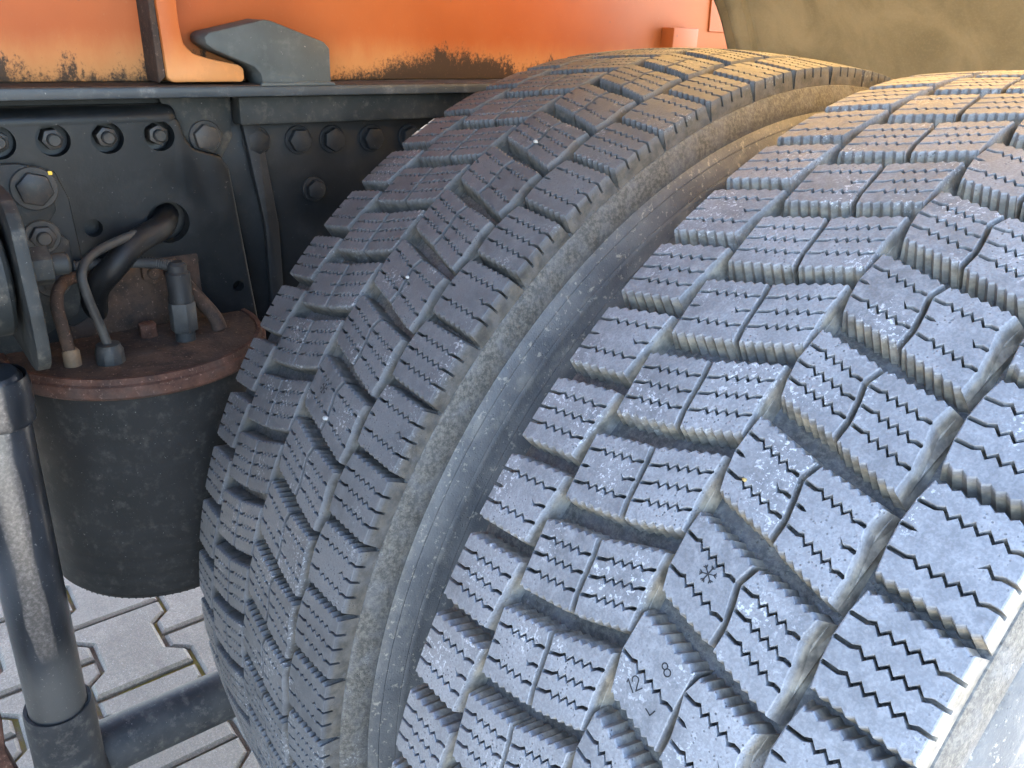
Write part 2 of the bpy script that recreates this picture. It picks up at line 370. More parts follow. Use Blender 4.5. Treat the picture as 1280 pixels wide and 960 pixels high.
# ------------------------------------------------------------------ the ground: bone-shaped concrete pavers
gm = bpy.data.meshes.new('ground')
gm.from_pydata([(-30, -30, 0), (30, -30, 0), (30, 30, 0), (-30, 30, 0)], [], [(0, 1, 2, 3)])
gm.materials.append(M['joint'])
ground = bpy.data.objects.new('ground', gm); ground.location.z = -0.009; C.objects.link(ground)
ground['kind'] = 'structure'; ground['label'] = 'grey interlocking concrete pavement with mossy sand joints'
PL, PW, DY = 0.209, 0.141, 0.014
def paver_mesh():
    g = 0.0036; h = PL / 2 - g
    side = [(-h, PW / 2 + DY - g), (-0.065, PW / 2 + DY - g), (-0.041, PW / 2 - DY - g), (0.041, PW / 2 - DY - g), (0.065, PW / 2 + DY - g), (h, PW / 2 + DY - g)]
    poly = side + [(x, -y) for x, y in reversed(side)]
    bm = bmesh.new()
    a = [bm.verts.new((x, y, -0.05)) for x, y in poly]; b = [bm.verts.new((x, y, -0.005)) for x, y in poly]
    ins = [(x - math.copysign(0.0055, x) * (1 if abs(x) > 0.1 else 0), y - math.copysign(0.0055, y)) for x, y in poly]
    t = [bm.verts.new((x, y, 0.0)) for x, y in ins]
    n = len(poly)
    bm.faces.new(t)
    for i in range(n):
        j = (i + 1) % n; bm.faces.new((a[i], a[j], b[j], b[i])); bm.faces.new((b[i], b[j], t[j], t[i]))
    bmesh.ops.recalc_face_normals(bm, faces=bm.faces)
    me = bpy.data.meshes.new('paver'); bm.to_mesh(me); bm.free(); me.materials.append(M['paver']); return me
pm = paver_mesh()
for j in range(-6, 8):
    for i in range(-9, 10):
        x = -1.133 + i * PL + (PL / 2 if j % 2 else 0); y = -0.489 + j * PW
        if not (-2.3 < x < 0.55): continue
        o = bpy.data.objects.new('paver', pm); link(o, ground)
        o.location = (x + random.uniform(-.001, .001), y + random.uniform(-.001, .001), 0.009 + random.uniform(-0.0015, 0.0012))
        o.rotation_euler = (random.uniform(-.006, .006), random.uniform(-.006, .006), PI * random.randint(0, 1))

# ------------------------------------------------------------------ the truck: everything below but the pebbles hangs on it
truck = thing('truck', 'orange truck with dark steel frame, seen close at its rear dual tyres', 'truck', (0, 0, 0))
# ------------------------------------------------------------------ truck frame
XW = -0.65
fo = Vector((XW, -0.45, 0.75))
frame = bmobj('frame_rail', box(-0.03, -0.022, -0.85, 1.55, -0.05, 0.245), 'frame', truck, 35, fo)
frame['label'] = 'dark blue-grey steel frame rail with bolted plates under the orange body'
def fpart(name, bm, mat, smooth=35, par=None):
    o = bmobj(name, bm, mat, None, smooth)
    for v in o.data.vertices: v.co -= fo
    o.parent = par or frame
    return o
fpart('top_flange', prism_x([(-1.3, 0.9985), (1.1, 0.9985), (1.1, 1.0085), (-1.3, 1.0085)], XW - 0.10, XW + 0.03, 0.002, 2), 'flange')
fpart('inner_rail', box(XW - 0.021, XW + 0.002, -0.375, 1.0, 0.968, 0.9965, 0.003), 'dirty')
# front plate with rounded top edge
pl = [(-1.2, 0.9790), (-0.437, 0.9785), (-0.4345, 0.972), (-0.431, 0.958), (-0.424, 0.948), (-0.412, 0.944), (-0.398, 0.940), (-0.390, 0.925), (-0.372, 0.74), (-1.2, 0.74)]
plate = bmobj('side_plate', prism_x(pl, XW - 0.014, XW, 0.0045, 4), 'frame', None, 32)
bolts_y = [-0.637, -0.593, -0.549, -0.503, -0.456]
cut(plate, [(y, 0.9615, 0.0145) for y in bolts_y] + [(-0.528, 0.879, 0.0085), (-0.458, 0.877, 0.021), (-0.393, 0.80, 0.006)])
for v in plate.data.vertices: v.co -= fo
plate.parent = frame
bm = bmesh.new(); rw = []
for yy, rr in ((-1.2, 0.0135), (-0.446, 0.0135), (-0.440, 0.0125), (-0.437, 0.0095), (-0.4365, 0.006)):
    rw.append([bm.verts.new((XW + 0.0006 - 0.0135 + rr * math.cos(a), yy, 0.9765 + rr * math.sin(a))) for a in [k * PI / 20 for k in range(11)]] + [bm.verts.new((XW - 0.0205, yy, 0.9765 + rr)), bm.verts.new((XW - 0.0205, yy, 0.9745)), bm.verts.new((XW + 0.0006 - 0.0135 + rr, yy, 0.9745))])
for r0, r1 in zip(rw, rw[1:]):
    for k in range(len(r0)): bm.faces.new((r0[k], r0[(k + 1) % len(r0)], r1[(k + 1) % len(r0)], r1[k]))
bm.faces.new(rw[0]); bm.faces.new(rw[-1])
fpart('rolled_edge', bm, 'frame', 40)
fpart('rust_strip', box(-0.6715, -0.6215, -1.3, 1.1, 1.0078, 1.0092, 0.0004, 1), 'rustdark')
nut_me = None
def join_lathe(bm, prof, n=24):
    v, f = lathe_pts(prof, (1, 0, 0), (0, 0, 0), n)
    vv = [bm.verts.new(p) for p in v]
    for q in f:
        bm.faces.new([vv[k] for k in q])
def nut(par, x, y, z, r=0.0095, h=0.009, stud=0.006, tilt=0.0, washer=0.0, studlen=0.004, mat='bolt', name='nut'):
    """nut with its stud end and washer (or bolt head) on a face looking along +X"""
    bm = hexnut(r, h)
    if stud: join_lathe(bm, [(0.0001, h + studlen), (stud * 0.8, h + studlen), (stud, h + studlen - 0.0012), (stud, h * 0.5)])
    if washer: join_lathe(bm, [(0.0001, 0.0025), (washer - .0008, 0.0025), (washer, 0.0018), (washer, -0.0005)], 28)
    o = bmobj(name, bm, mat, par, 30)
    o.location = Vector((x, y, z)) - fo; o.rotation_euler = (tilt, 0, 0)
    return o
for i, y in enumerate(bolts_y):
    nut(frame, XW - 0.0225, y + 0.001, 0.9615, 0.0098, 0.018, 0.0058, 0.3 + i * 0.7, 0, 0.007)
# bracket tab and the row of bolts on the inner web, beyond the plate
fpart('bracket_tab', prism_x([(-0.449, 0.9955), (-0.378, 0.9955), (-0.380, 0.955), (-0.392, 0.936), (-0.415, 0.934), (-0.430, 0.945), (-0.438, 0.97)], XW - 0.0215, XW - 0.012, 0.0015), 'dirty')
nut(frame, XW - 0.0115, -0.408, 0.957, 0.0135, 0.009, 0, 0.2, 0.0165)
for i, y in enumerate((-0.351, -0.303, -0.262, -0.212, -0.16)):
    nut(frame, XW - 0.0215, y, 0.949 - i * 0.001, 0.013, 0.010, 0, i * 0.5, 0.0155, mat='black')
fpart('rib', prism_x([(-0.372, 0.9955), (-0.352, 0.9955), (-0.336, 0.86), (-0.336, 0.71), (-0.352, 0.71), (-0.352, 0.86)], XW - 0.0215, XW - 0.012, 0.002), 'black')
nut(frame, XW - 0.0215, -0.288, 0.893, 0.011, 0.01, 0, 0.1, 0.014, mat='black')
# mounting plate at the left, with a rounded corner
pts = [(-0.80, 0.944), (-0.585, 0.944)] + [(-0.585 + 0.027 * math.sin(a), 0.917 + 0.027 * math.cos(a)) for a in [k * PI / 16 for k in range(1, 8)]]
pts += [(-0.558, 0.915), (-0.5585, 0.90), (-0.566, 0.890), (-0.5665, 0.885), (-0.552, 0.872), (-0.551, 0.815), (-0.556, 0.80), (-0.575, 0.79), (-0.61, 0.77), (-0.80, 0.76)]
mount = fpart('mounting_plate', prism_x(pts, XW - 0.001, XW + 0.009, 0.0012, 2), 'dirty', 30)
fpart('plate_flange', prism_x([(-0.553, 0.935), (-0.545, 0.91), (-0.540, 0.795), (-0.56, 0.785), (-0.60, 0.80), (-0.60, 0.93)], XW - 0.0012, XW + 0.0025, 0.0008, 1), 'frame')
a1 = nut(frame, XW + 0.009, -0.573, 0.922, 0.0155, 0.009, 0, 0.25, 0.0195, name='bolt_head')
a2 = nut(frame, XW + 0.009, -0.574, 0.878, 0.0115, 0.009, 0.0065, 0.5, 0.0155, 0.004)
a3 = nut(frame, XW + 0.009, -0.572, 0.836, 0.0105, 0.007, 0, 0.1, 0.016, name='bolt_head')
dab = fpart('paint_dab', box(XW + 0.0092, XW + 0.0122, -0.5600, -0.5565, 0.9330, 0.9365, 0.0008), 'yellow')
# hold-down cleat welded on the flange
cl = [(-0.412, 1.052), (-0.407, 1.056), (-0.352, 1.069), (-0.345, 1.068), (-0.290, 1.050), (-0.284, 1.044), (-0.284, 1.0085), (-0.358, 1.0085), (-0.360, 1.020), (-0.366, 1.026), (-0.404, 1.041), (-0.411, 1.046)]
fpart('cleat', prism_x(cl, -0.665, -0.622, 0.0018, 2), 'cleat')
fpart('weld_bead', prism_x([(-0.362, 1.0083), (-0.280, 1.0083), (-0.282, 1.0115), (-0.31, 1.0125), (-0.33, 1.0112), (-0.36, 1.012)], -0.6225, -0.619, 0.0008, 1), 'cleat')

# ------------------------------------------------------------------ orange body above the frame
XB = -0.672
bo = Vector((XB, -0.25, 1.0095))
body = bmobj('body_side', box(-0.05, 0.0, -1.35, 2.15, 0.0, 0.45, 0.002), 'orange', truck, 35, bo)
body['label'] = 'orange painted body side with sooty lower edge above the frame'
def bpart(name, bm, mat='orange', smooth=35):
    o = bmobj(name, bm, mat, None, smooth)
    for v in o.data.vertices: v.co -= bo
    o.parent = body; return o
bpart('overhang_blocker', prism_x([(-1.7, 1.42), (0.12, 1.42), (0.12, 1.46), (-1.7, 1.46)], XB + 0.0005, -0.12, 0.002), 'bounce')  # unseen slab added to block skylight above the inner tyre
bpart('overhang_blocker', prism_x([(-0.42, 1.42), (0.12, 1.42), (0.12, 1.46), (-0.42, 1.46)], -0.1199, 0.16, 0.002), 'bounce')  # unseen slab added over the tyre tops, blocks sky and bounces warm light
bpart('shade_panel', box(-2.2, XB - 0.049, -1.6, 1.9, 1.30, 1.33, 0.002))  # unseen floor added to shade the ground under the truck
# rib with a spreading foot
ft = [(-0.470, 1.30), (-0.433, 1.30), (-0.431, 1.06), (-0.429, 1.045), (-0.421, 1.037), (-0.405, 1.0325), (-0.378, 1.0275), (-0.3735, 1.024), (-0.3735, 1.0145), (-0.376, 1.0115), (-0.443, 1.0115), (-0.4475, 1.016), (-0.4495, 1.08), (-0.452, 1.30)]
bpart('rib_foot', prism_x([p for p in ft if p != (-0.470, 1.30)], XB - 0.001, XB + 0.042, 0.0022, 2), 'orange_clean')
bpart('rib_soot_shade', prism_x([(-0.4575, 1.30), (-0.4520, 1.30), (-0.4496, 1.08), (-0.4476, 1.0165), (-0.4545, 1.0105)], XB + 0.0005, XB + 0.0385, 0.0008, 1), 'rustdark')  # dark strip: soot plus the shade on the rib's left face, painted in
bpart('lug', box(XB - 0.001, XB + 0.024, 0.268, 0.322, 1.03, 1.079, 0.002), 'orange_clean')
bpart('seam_plate', prism_x([(0.37, 1.075), (0.60, 1.075), (0.60, 1.5), (0.345, 1.5)], XB - 0.001, XB + 0.003, 0.001, 1))
lathe('knob', [(0, 0.03), (0.008, 0.03), (0.011, 0.026), (0.011, 0.0)], (1, 0, 0), (0.0, 0.700, 0.030), 'black', body, 24)

# ------------------------------------------------------------------ air spring
AX, AY, AZ = -0.632, -0.508, 0.772
SO = Vector((AX, AY, 0.5))
def sp(p): return (p[0] - AX, p[1] - AY, p[2] - 0.5)
RP = 0.125
T = AZ - 0.5
prof = [(RP - 0.012, AZ - 0.5185)]
zb = 0.522 - 0.5
for k in range(61):
    t = k / 60; z = (AZ - 0.5185) + (zb - (AZ - 0.5185)) * t
    r_ = RP - 0.009 - 0.003 * t + 0.0030 * math.sin(PI * t) - (0.012 * max(0, (t - 0.93) / 0.07) ** 2)
    if k in (12, 18, 36, 41, 46, 51, 55, 58): r_ -= 0.0009
    prof.append((r_, z))
prof += [(0.07, zb - 0.001), (0.0, zb - 0.001)]
spring = lathe('air_spring', prof, (0, 0, 1), (0, 0, 0), 'bellows', truck, 96, 30, SO)
spring['label'] = 'black rubber air spring bellows with rusty round top plate'
lathe('top_plate', [(0, T), (RP - 0.012, T), (RP - 0.0095, T - 0.0005), (RP - 0.0095, T - 0.006)], (0, 0, 1), (0, 0, 0), 'rustdark', spring, 96)
lathe('crimp_ring', [(RP - 0.0095, T - 0.004), (RP - 0.0085, T + 0.0012), (RP - 0.0045, T + 0.0016), (RP - 0.003, T - 0.0035), (RP - 0.0005, T - 0.005), (RP, T - 0.008), (RP, T - 0.015), (RP - 0.004, T - 0.0185), (RP - 0.015, T - 0.0185)],
      (0, 0, 1), (0, 0, 0), 'rust', spring, 96)
bm = bmesh.new()                                            # short moulded ticks round the lower rim
for k in range(96):
    a = 2 * PI * k / 96
    mt = Matrix.Rotation(a, 4, 'Z') @ Matrix.Translation((0.1045, 0, zb + 0.006))
    bmesh.ops.create_cube(bm, size=1, matrix=mt @ Matrix.Diagonal((0.0055, 0.0013, 0.004, 1)))
bmobj('rim_ticks', bm, 'bellows', spring, None)
# bracket that carries the plate, fittings, air line
T = AZ - 0.5
def spart(name, bm, mat, par=None): return bmobj(name, bm, mat, par or spring, 35)
spart('bracket_back', box(-0.030, -0.0165, -0.062, 0.075, T - 0.001, T + 0.070, 0.002), 'rustdark')
tube('stay', [(0.052, -0.070, T - 0.002), (0.050, -0.072, T + 0.03), (0.040, -0.072, T + 0.056), (0.022, -0.062, T + 0.068), (0.0, -0.040, T + 0.068), (-0.018, -0.02, T + 0.064)], 0.0055, 'rustdark', spring, 10)
lathe('stay_foot', [(0, 0.016), (0.0055, 0.016), (0.0075, 0.013), (0.0075, 0.0)], (0, 0, 1), (0.052, -0.070, T), 'brass', spring, 20)
tube('gusset', [(0.030, 0.074, T), (0.024, 0.070, T + 0.016), (0.0, 0.052, T + 0.047), (-0.015, 0.045, T + 0.065)], 0.0075, 'rustdark', spring, 10)
for y, z in ((-0.028, 0.052), (0.026, 0.058)):
    bm = hexnut(0.0115, 0.009); join_lathe(bm, [(0.0001, 0.013), (0.005, 0.013), (0.006, 0.012), (0.006, 0.001)], 18)
    o = bmobj('bracket_nut', bm, 'rustdark', spring, 30); o.location = (-0.0165, y, T + z)
o = bmobj('plug', hexnut(0.009, 0.014), 'rust', spring, 30); o.location = (0.012, 0.008, T); o.rotation_euler = (0, -PI / 2, 0)
v1 = bmobj('valve_body', hexnut(0.0135, 0.030), 'tube', spring, 30); v1.location = (0.040, 0.036, T + 0.010); v1.rotation_euler = (0, -PI / 2, 0)
lathe('valve_neck', [(0.0, -0.001), (0.0095, -0.001), (0.0095, 0.0105)], (0, 0, 1), (0.040, 0.036, T), 'tube', spring, 24)
lathe('valve_cap', [(0.0, 0.040), (0.006, 0.040), (0.009, 0.037), (0.009, 0.031), (0.0112, 0.029), (0.0112, 0.006), (0.0122, 0.004), (0.0122, 0.0)], (0, 0, 1), (0.040, 0.036, T + 0.0400), 'black', spring, 28)
tube('signal_line', [(0.040, 0.036, T + 0.074), (0.030, 0.020, T + 0.078), (0.010, -0.01, T + 0.078), (-0.003, -0.045, T + 0.076)], 0.005, 'tube', spring, 10, 24, lambda i: 1.0 + 0.12 * (i % 2))
lathe('line_fitting', [(0.0, 0.0), (0.0125, 0.0), (0.0125, 0.014), (0.0105, 0.017), (0.0105, 0.019), (0.004, 0.020), (0, 0.02)], (0, 0, 1), (0.062, -0.040, T - 0.001), 'tube', spring, 10)
tube('air_line', [(0.062, -0.040, T + 0.016), (0.061, -0.043, T + 0.032), (0.060, -0.050, T + 0.066), (0.056, -0.050, T + 0.086), (0.044, -0.036, T + 0.098), (0.020, 0.0, T + 0.104), (-0.005, 0.036, T + 0.106), (-0.06, 0.06, T + 0.108)], 0.0042, 'tube', spring, 12)

hose = tube('wiring_conduit', [(-0.72, -0.435, 0.884), (-0.68, -0.450, 0.881), (-0.640, -0.468, 0.876), (-0.618, -0.500, 0.868), (-0.612, -0.525, 0.848), (-0.632, -0.538, 0.825), (-0.652, -0.538, 0.80), (-0.668, -0.53, 0.785)], 0.0115, 'black', truck, 16, 20, lambda i: 1.0 + 0.05 * (i % 2))
hose['label'] = 'thick black conduit bending out of the round hole in the frame'

# ------------------------------------------------------------------ shock absorber and arm
SX, SY, SZ = -0.530, -0.656, 0.375
axis = Vector((0.022, 0.004, 0.42)); ax = axis.normalized()
shock = lathe('shock_absorber', [(0, 0.432), (0.022, 0.432), (0.0255, 0.427), (0.0255, 0.055), (0.0245, 0.053), (0.0245, 0.0)], tuple(ax), (0, 0, 0), 'shock', truck, 64, 35, (SX, SY, SZ))
shock['label'] = 'scuffed black shock absorber tube at the left'
lathe('collar', [(0.0252, 0.070), (0.0262, 0.076), (0.0295, 0.077), (0.0305, 0.074), (0.0308, 0.060), (0.0312, -0.01), (0.034, -0.03), (0.034, -0.09), (0.0, -0.09)], tuple(ax), (0, 0, 0), 'arm', shock, 48)
top = axis * (0.45 / 0.42)
lathe('dust_sleeve', [(0.0256, -0.040), (0.0264, -0.039), (0.0268, -0.036), (0.0268, -0.008), (0.025, 0.0)], tuple(ax), tuple(axis * 1.02 + Vector((0.0, 0.0035, 0.0))), 'shock', shock, 40)
EC = Vector((0.026, -0.001, 0.512))
eye = lathe('eye', [(0.0, 0.034), (0.030, 0.034), (0.032, 0.031), (0.046, 0.031), (0.049, 0.028), (0.049, -0.028), (0.046, -0.031), (0, -0.031)], (0, 1, 0), tuple(EC), 'dirty', shock, 56)
# clevis plate (thickness seen edge-on) with rounded lower end, rim turned to the tube
pts = []
bm = bmesh.new()
outl = [(-0.10, 0.062)] + [(0.016 + 0.046 * math.sin(a), 0.014 + 0.046 * math.cos(a)) for a in [k * PI / 10 for k in range(0, 4)]] + \
       [(0.062, -0.02), (0.060, -0.045)] + [(0.016 + 0.044 * math.cos(a), -0.045 - 0.03 * math.sin(a)) for a in [k * PI / 10 for k in range(1, 6)]] + [(-0.10, -0.075)]
A = [bm.verts.new((x, 0.036, z)) for x, z in outl]; B = [bm.verts.new((x, 0.0455, z)) for x, z in outl]
bm.faces.new(A); bm.faces.new(B)
for i in range(len(outl)):
    j = (i + 1) % len(outl); bm.faces.new((A[i], A[j], B[j], B[i]))
bmesh.ops.recalc_face_normals(bm, faces=bm.faces)
bmesh.ops.bevel(bm, geom=list(bm.edges), offset=0.0015, segments=2, profile=0.5, affect='EDGES')
o = bmobj('clevis_plate', bm, 'dirty', shock, 35); o.location = EC
bm = hexnut(0.0155, 0.017); join_lathe(bm, [(0.0001, 0.03), (0.007, 0.03), (0.0085, 0.028), (0.0085, 0.001)], 20)
o = bmobj('clevis_nut', bm, 'dirty', shock, 30); o.location = EC + Vector((0.016, 0.0455, 0.004)); o.rotation_euler = (0, 0, PI / 2)
o = bmobj('lower_lug', prism_x([(-0.02, -0.09), (0.02, -0.09), (0.028, -0.20), (-0.028, -0.20)], -0.03, 0.03, 0.006), 'black', shock)
arm = lathe('suspension_arm', [(0, -0.06), (0.027, -0.06), (0.029, -0.05), (0.029, 0.55), (0, 0.55)], (0, 1, 0), (0, 0, 0), 'arm', truck, 48, 35, (-0.555, -0.62, 0.345))
arm['label'] = 'dark round suspension arm running low behind the inner tyre'
added_axl = lathe('added_axle', [(0, -1.6), (0.075, -1.6), (0.075, 0.10), (0.20, 0.12), (0.20, 0.30), (0.0, 0.30)], (1, 0, 0), (0, 0, 0), 'arm', truck, 48, 35, (-0.60, 0, RAD))  # hidden axle, put in to keep a sun strip off the ground
added_axl['label'] = 'dark tube and drum added out of view behind the inner tyre to block a sun strip'
rb = bmobj('rusty_bracket', prism_x([(-0.03, -0.10), (0.008, -0.10), (0.012, -0.03), (0.006, 0.01), (0.010, 0.05), (-0.03, 0.07)], -0.01, 0.01, 0.002), 'rust', truck, 35, (-0.50, -0.711, 0.44))
rb['label'] = 'rusty bracket edge at the far left behind the shock absorber foot'

blocker = bmobj('blocker_box', box(-0.37, 0.37, -0.42, 0.42, -0.40, 0.40, 0.06, 5), 'dirty', truck, 40, (-0.30, -1.52, 0.80))  # unseen box, added to hold skylight back from the inner tyre
blocker['label'] = 'dark strapped box added out of view ahead of the tyres to block skylight'
for yy in (-0.25, 0.25):
    bmobj('blocker_strap', box(-0.374, 0.374, yy - 0.02, yy + 0.02, -0.404, 0.404, 0.062, 5), 'flange', blocker, 40)
lathe('blocker_cap', [(0, 0.03), (0.04, 0.03), (0.045, 0.025), (0.045, 0.0)], (0, 0, 1), (0.1, 0.0, 0.398), 'black', blocker, 32)

# ------------------------------------------------------------------ mudguard behind the tyres
prof = [(-0.34, 1.215), (-0.24, 1.236), (-0.10, 1.244), (0.03, 1.222), (0.15, 1.180), (0.215, 1.145), (0.256, 1.108), (0.288, 1.060), (0.325, 1.0), (0.385, 0.93), (0.46, 0.85), (0.54, 0.74), (0.585, 0.62), (0.605, 0.50), (0.61, 0.36)]
def cat(P, sub):
    out = []
    for i in range(len(P) - 1):
        p0, p1, p2, p3 = [Vector(P[max(0, min(len(P) - 1, k))]) for k in (i - 1, i, i + 1, i + 2)]
        for k in range(sub):
            t = k / sub; out.append(0.5 * ((2 * p1) + (p2 - p0) * t + (2 * p0 - 5 * p1 + 4 * p2 - p3) * t * t + (-p0 + 3 * p1 - 3 * p2 + p3) * t ** 3))
    out.append(Vector(P[-1])); return out
cv = cat(prof, 6)
xs = [(-0.556, 0.012), (-0.552, 0.002), (-0.546, 0.0), (-0.526, 0.0), (-0.522, -0.006), (-0.514, -0.006), (-0.510, 0.0), (-0.40, 0.0), (-0.25, 0.0), (-0.1, 0.0), (0.1, 0.0), (0.17, 0.0), (0.182, 0.003), (0.188, 0.012), (0.190, 0.030), (0.190, 0.062)]
bm = bmesh.new(); rows = []
for i, p in enumerate(cv):
    t = (cv[min(i + 1, len(cv) - 1)] - cv[max(i - 1, 0)]).normalized(); nrm = Vector((-t.y, t.x))  # towards the tyre side
    if nrm.dot(Vector((0, 0.53)) - p) < 0: nrm = -nrm
    rows.append([bm.verts.new((x, (p + nrm * (-off)).x, (p + nrm * (-off)).y)) for x, off in [(a, -b) for a, b in xs]])
for i in range(len(rows) - 1):
    for k in range(len(xs) - 1): bm.faces.new((rows[i][k], rows[i][k + 1], rows[i + 1][k + 1], rows[i + 1][k]))
mg = bmobj('mudguard', bm, 'mudguard', truck, 40)
sol = mg.modifiers.new('thickness', 'SOLIDIFY'); sol.thickness = 0.004; sol.offset = 0
mg['label'] = 'dusty tan plastic mudguard curving behind and over the two tyres'

# ------------------------------------------------------------------ tyres
SIPE_D, BASE_D = 0.008, 0.0152
DRAFT = 0.16
def pw(pts):
    """piecewise linear function"""
    def f(t):
        if t <= pts[0][0]: return pts[0][1]
        for (a, va), (b, vb) in zip(pts, pts[1:]):
            if t <= b: return va + (vb - va) * (t - a) / (b - a)
        return pts[-1][1]
    return f
MMP = 55.5                          # millimetres per pitch
def block_mesh(name, F, Bk, L, Rr, teeth, sipes, slant=0.0, tooth=1.1, sdraft=(1, 1), low=False):
    """F, Bk: pitch position of the front and back edge over u; L, Rr: x (mm) over v; sipes: list of v with gap style"""
    nz = teeth * 2
    us = [0.0, 0.012] + [0.04 + 0.92 * k / nz for k in range(nz + 1)] + [0.988, 1.0]
    if low: us = [0.0, 0.02, 0.5, 0.98, 1.0]
    def zig(k):                     # saw-tooth over the u samples
        if low: return 0.0
        i = k - 2
        if i < 0 or i > nz: return 0.0
        return 1.0 if i % 2 else -1.0
    ch = 0.7                        # chamfer in mm
    def P(u, v, pit, d):
        x = (L(v) + (Rr(v) - L(v)) * u) + (d * DRAFT * ((-sdraft[0]) if u < 0.5 else sdraft[1]) * (abs(2 * u - 1) ** 3))
        xm = x / 1000.0
        r_ = crown(max(-0.135, min(0.135, xm))) - d / 1000.0
        a = pit * PITCH
        return (xm, -r_ * math.cos(a), r_ * math.sin(a))
    bounds = []                     # (v, zig amplitude mm, gap(u) mm, outer?)
    full = lambda u: 0.42
    bounds.append((0.0, None, None))
    for v, style in sipes: bounds.append((v, 1, style))
    bounds.append((1.0, None, None))
    verts, faces = [], []
    def curve(j, k):
        v, z, st = bounds[j]; u = us[k]
        base = F(u) + (Bk(u) - F(u)) * v
        if z is None:
            off = tooth * zig(k) * (-1 if j == 0 else 1) * 0.5
            return base + off / MMP, 0.0
        mid_ = 0.20 < u < 0.84
        off = (1.6 * zig(k) if mid_ else 0.0) + slant * (u - 0.5)
        if st == 'full': g = 1.02
        elif st == 'split': g = 1.02 if (u < 0.14 or u > 0.74) else 0.0
        elif st == 'half': g = 1.02 if u > 0.52 else 0.0
        elif st == 'ends': g = 1.02 if (u < 0.20 or u > 0.80) else 0.0
        if (k == 0 and sdraft[0] != 0.7) or (k == len(us) - 1 and sdraft[1] != 0.7): g = 0.0
        return base + off / MMP, g / MMP
    nu = len(us)
    for j in range(len(bounds) - 1):
        base = len(verts)
        v0, v1_ = bounds[j][0], bounds[j + 1][0]
        for k, u in enumerate(us):
            lo, g0 = curve(j, k); hi, g1 = curve(j + 1, k)
            lo += g0; hi -= g1
            c0 = ch if (j == 0) else (0.3 if g0 > 0 else 0.0)
            c1 = ch if (j == len(bounds) - 2) else (0.3 if g1 > 0 else 0.0)
            end = 0.4 if k in (0, nu - 1) else 0.0
            d0 = (DRAFT * SIPE_D * 1000 / MMP) if j == 0 else 0.0
            d1 = (DRAFT * SIPE_D * 1000 / MMP) if j == len(bounds) - 2 else 0.0
            verts += [P(u, v0, lo - d0, SIPE_D * 1000), P(u, v0, lo, c0 + end), P(u, v0, lo + c0 / MMP, end),
                      P(u, v1_, hi - c1 / MMP, end), P(u, v1_, hi, c1 + end), P(u, v1_, hi + d1, SIPE_D * 1000)]
        for k in range(nu - 1):
            for q in range(5):
                a = base + k * 6 + q; faces.append((a, a + 1, a + 7, a + 6))
        faces.append(tuple(base + q for q in range(6))); faces.append(tuple(base + (nu - 1) * 6 + q for q in range(6)))
    # solid foot under the sipes
    base = len(verts); n = len(bounds) - 1
    d1 = DRAFT * SIPE_D * 1000 / MMP; d2 = DRAFT * BASE_D * 1000 / MMP
    vs5 = (0.0, 0.33, 0.67, 1.0)
    for k, u in enumerate(us):
        lo, _ = curve(0, k); hi, _ = curve(n, k)
        verts += [P(u, 0, lo - d2, BASE_D * 1000), P(u, 0, lo - d1, SIPE_D * 1000 - 0.02)]
        verts += [P(u, vv, lo + (hi - lo) * vv, SIPE_D * 1000 - 0.02) for vv in vs5[1:3]]
        verts += [P(u, 1, hi + d1, SIPE_D * 1000 - 0.02), P(u, 1, hi + d2, BASE_D * 1000)]
    for k in range(nu - 1):
        for q in range(5):
            a = base + k * 6 + q; faces.append((a, a + 1, a + 7, a + 6))
    faces.append(tuple(base + q for q in range(6))); faces.append(tuple(base + (nu - 1) * 6 + q for q in range(6)))
    me = bpy.data.meshes.new(name); me.from_pydata(verts, [], faces)
    bm = bmesh.new(); bm.from_mesh(me); bmesh.ops.recalc_face_normals(bm, faces=bm.faces); bm.to_mesh(me); bm.free()
    me.materials.append(M['tread'])
    return me
S3 = [(0.26, 'full'), (0.51, 'full'), (0.76, 'full')]
S3s = [(0.26, 'full'), (0.51, 'split'), (0.77, 'full')]
S3e = [(0.26, 'full'), (0.51, 'half'), (0.77, 'full')]
ROWS = {  # name: front(u), back(u), left(v), right(v), teeth, slant, shoulder draft
 'A':  (pw([(0, .22), (1, .31)]),  pw([(0, .99), (1, 1.11)]),  pw([(0, -130.5), (1, -130)]), pw([(0, -85), (1, -80.5)]), 6, 0.0, (0.7, 1)),
 'Bl': (pw([(0, -.08), (1, .045)]), pw([(0, .635), (1, .775)]), pw([(0, -73.5), (1, -77)]), pw([(0, -34.9), (.35, -37.5), (.65, -37.7), (1, -40.3)]), 6, 0.0, (1, .3)),
 'Br': (pw([(0, .055), (1, .245)]), pw([(0, .785), (1, 1.01)]), pw([(0, -31.4), (.35, -34.2), (.65, -34.4), (1, -37.0)]), pw([(0, 1.2), (.5, -.5), (1, 0.0)]), 6, 0.0, (.3, 1)),
 'Cl': (pw([(0, -.29), (1, -.44)]), pw([(0, .47), (1, .30)]), pw([(0, 7.5), (.45, 3.0), (1, 4.5)]), pw([(0, 40.2), (.35, 41.2), (.75, 37.2), (1, 40.7)]), 6, 0.0, (1, .3)),
 'Cr': (pw([(0, -.47), (1, -.645)]), pw([(0, .29), (1, .20)]), pw([(0, 43.5), (.35, 44.5), (.75, 40.5), (1, 43.8)]), pw([(0, 76.2), (.35, 77.2), (.75, 73.8), (1, 76)]), 6, 0.0, (.3, 1.9)),
 'D':  (pw([(0, -.27), (1, -.32)]), pw([(0, .585), (1, .555)]), pw([(0, 86.2), (.4, 83.8), (.7, 84.5), (1, 87)]), pw([(0, 131), (1, 131)]), 7, 0.0, (1, 0.7)),
}
S2 = [(0.30, 'full'), (0.74, 'full')]
S1 = [(0.50, 'full')]
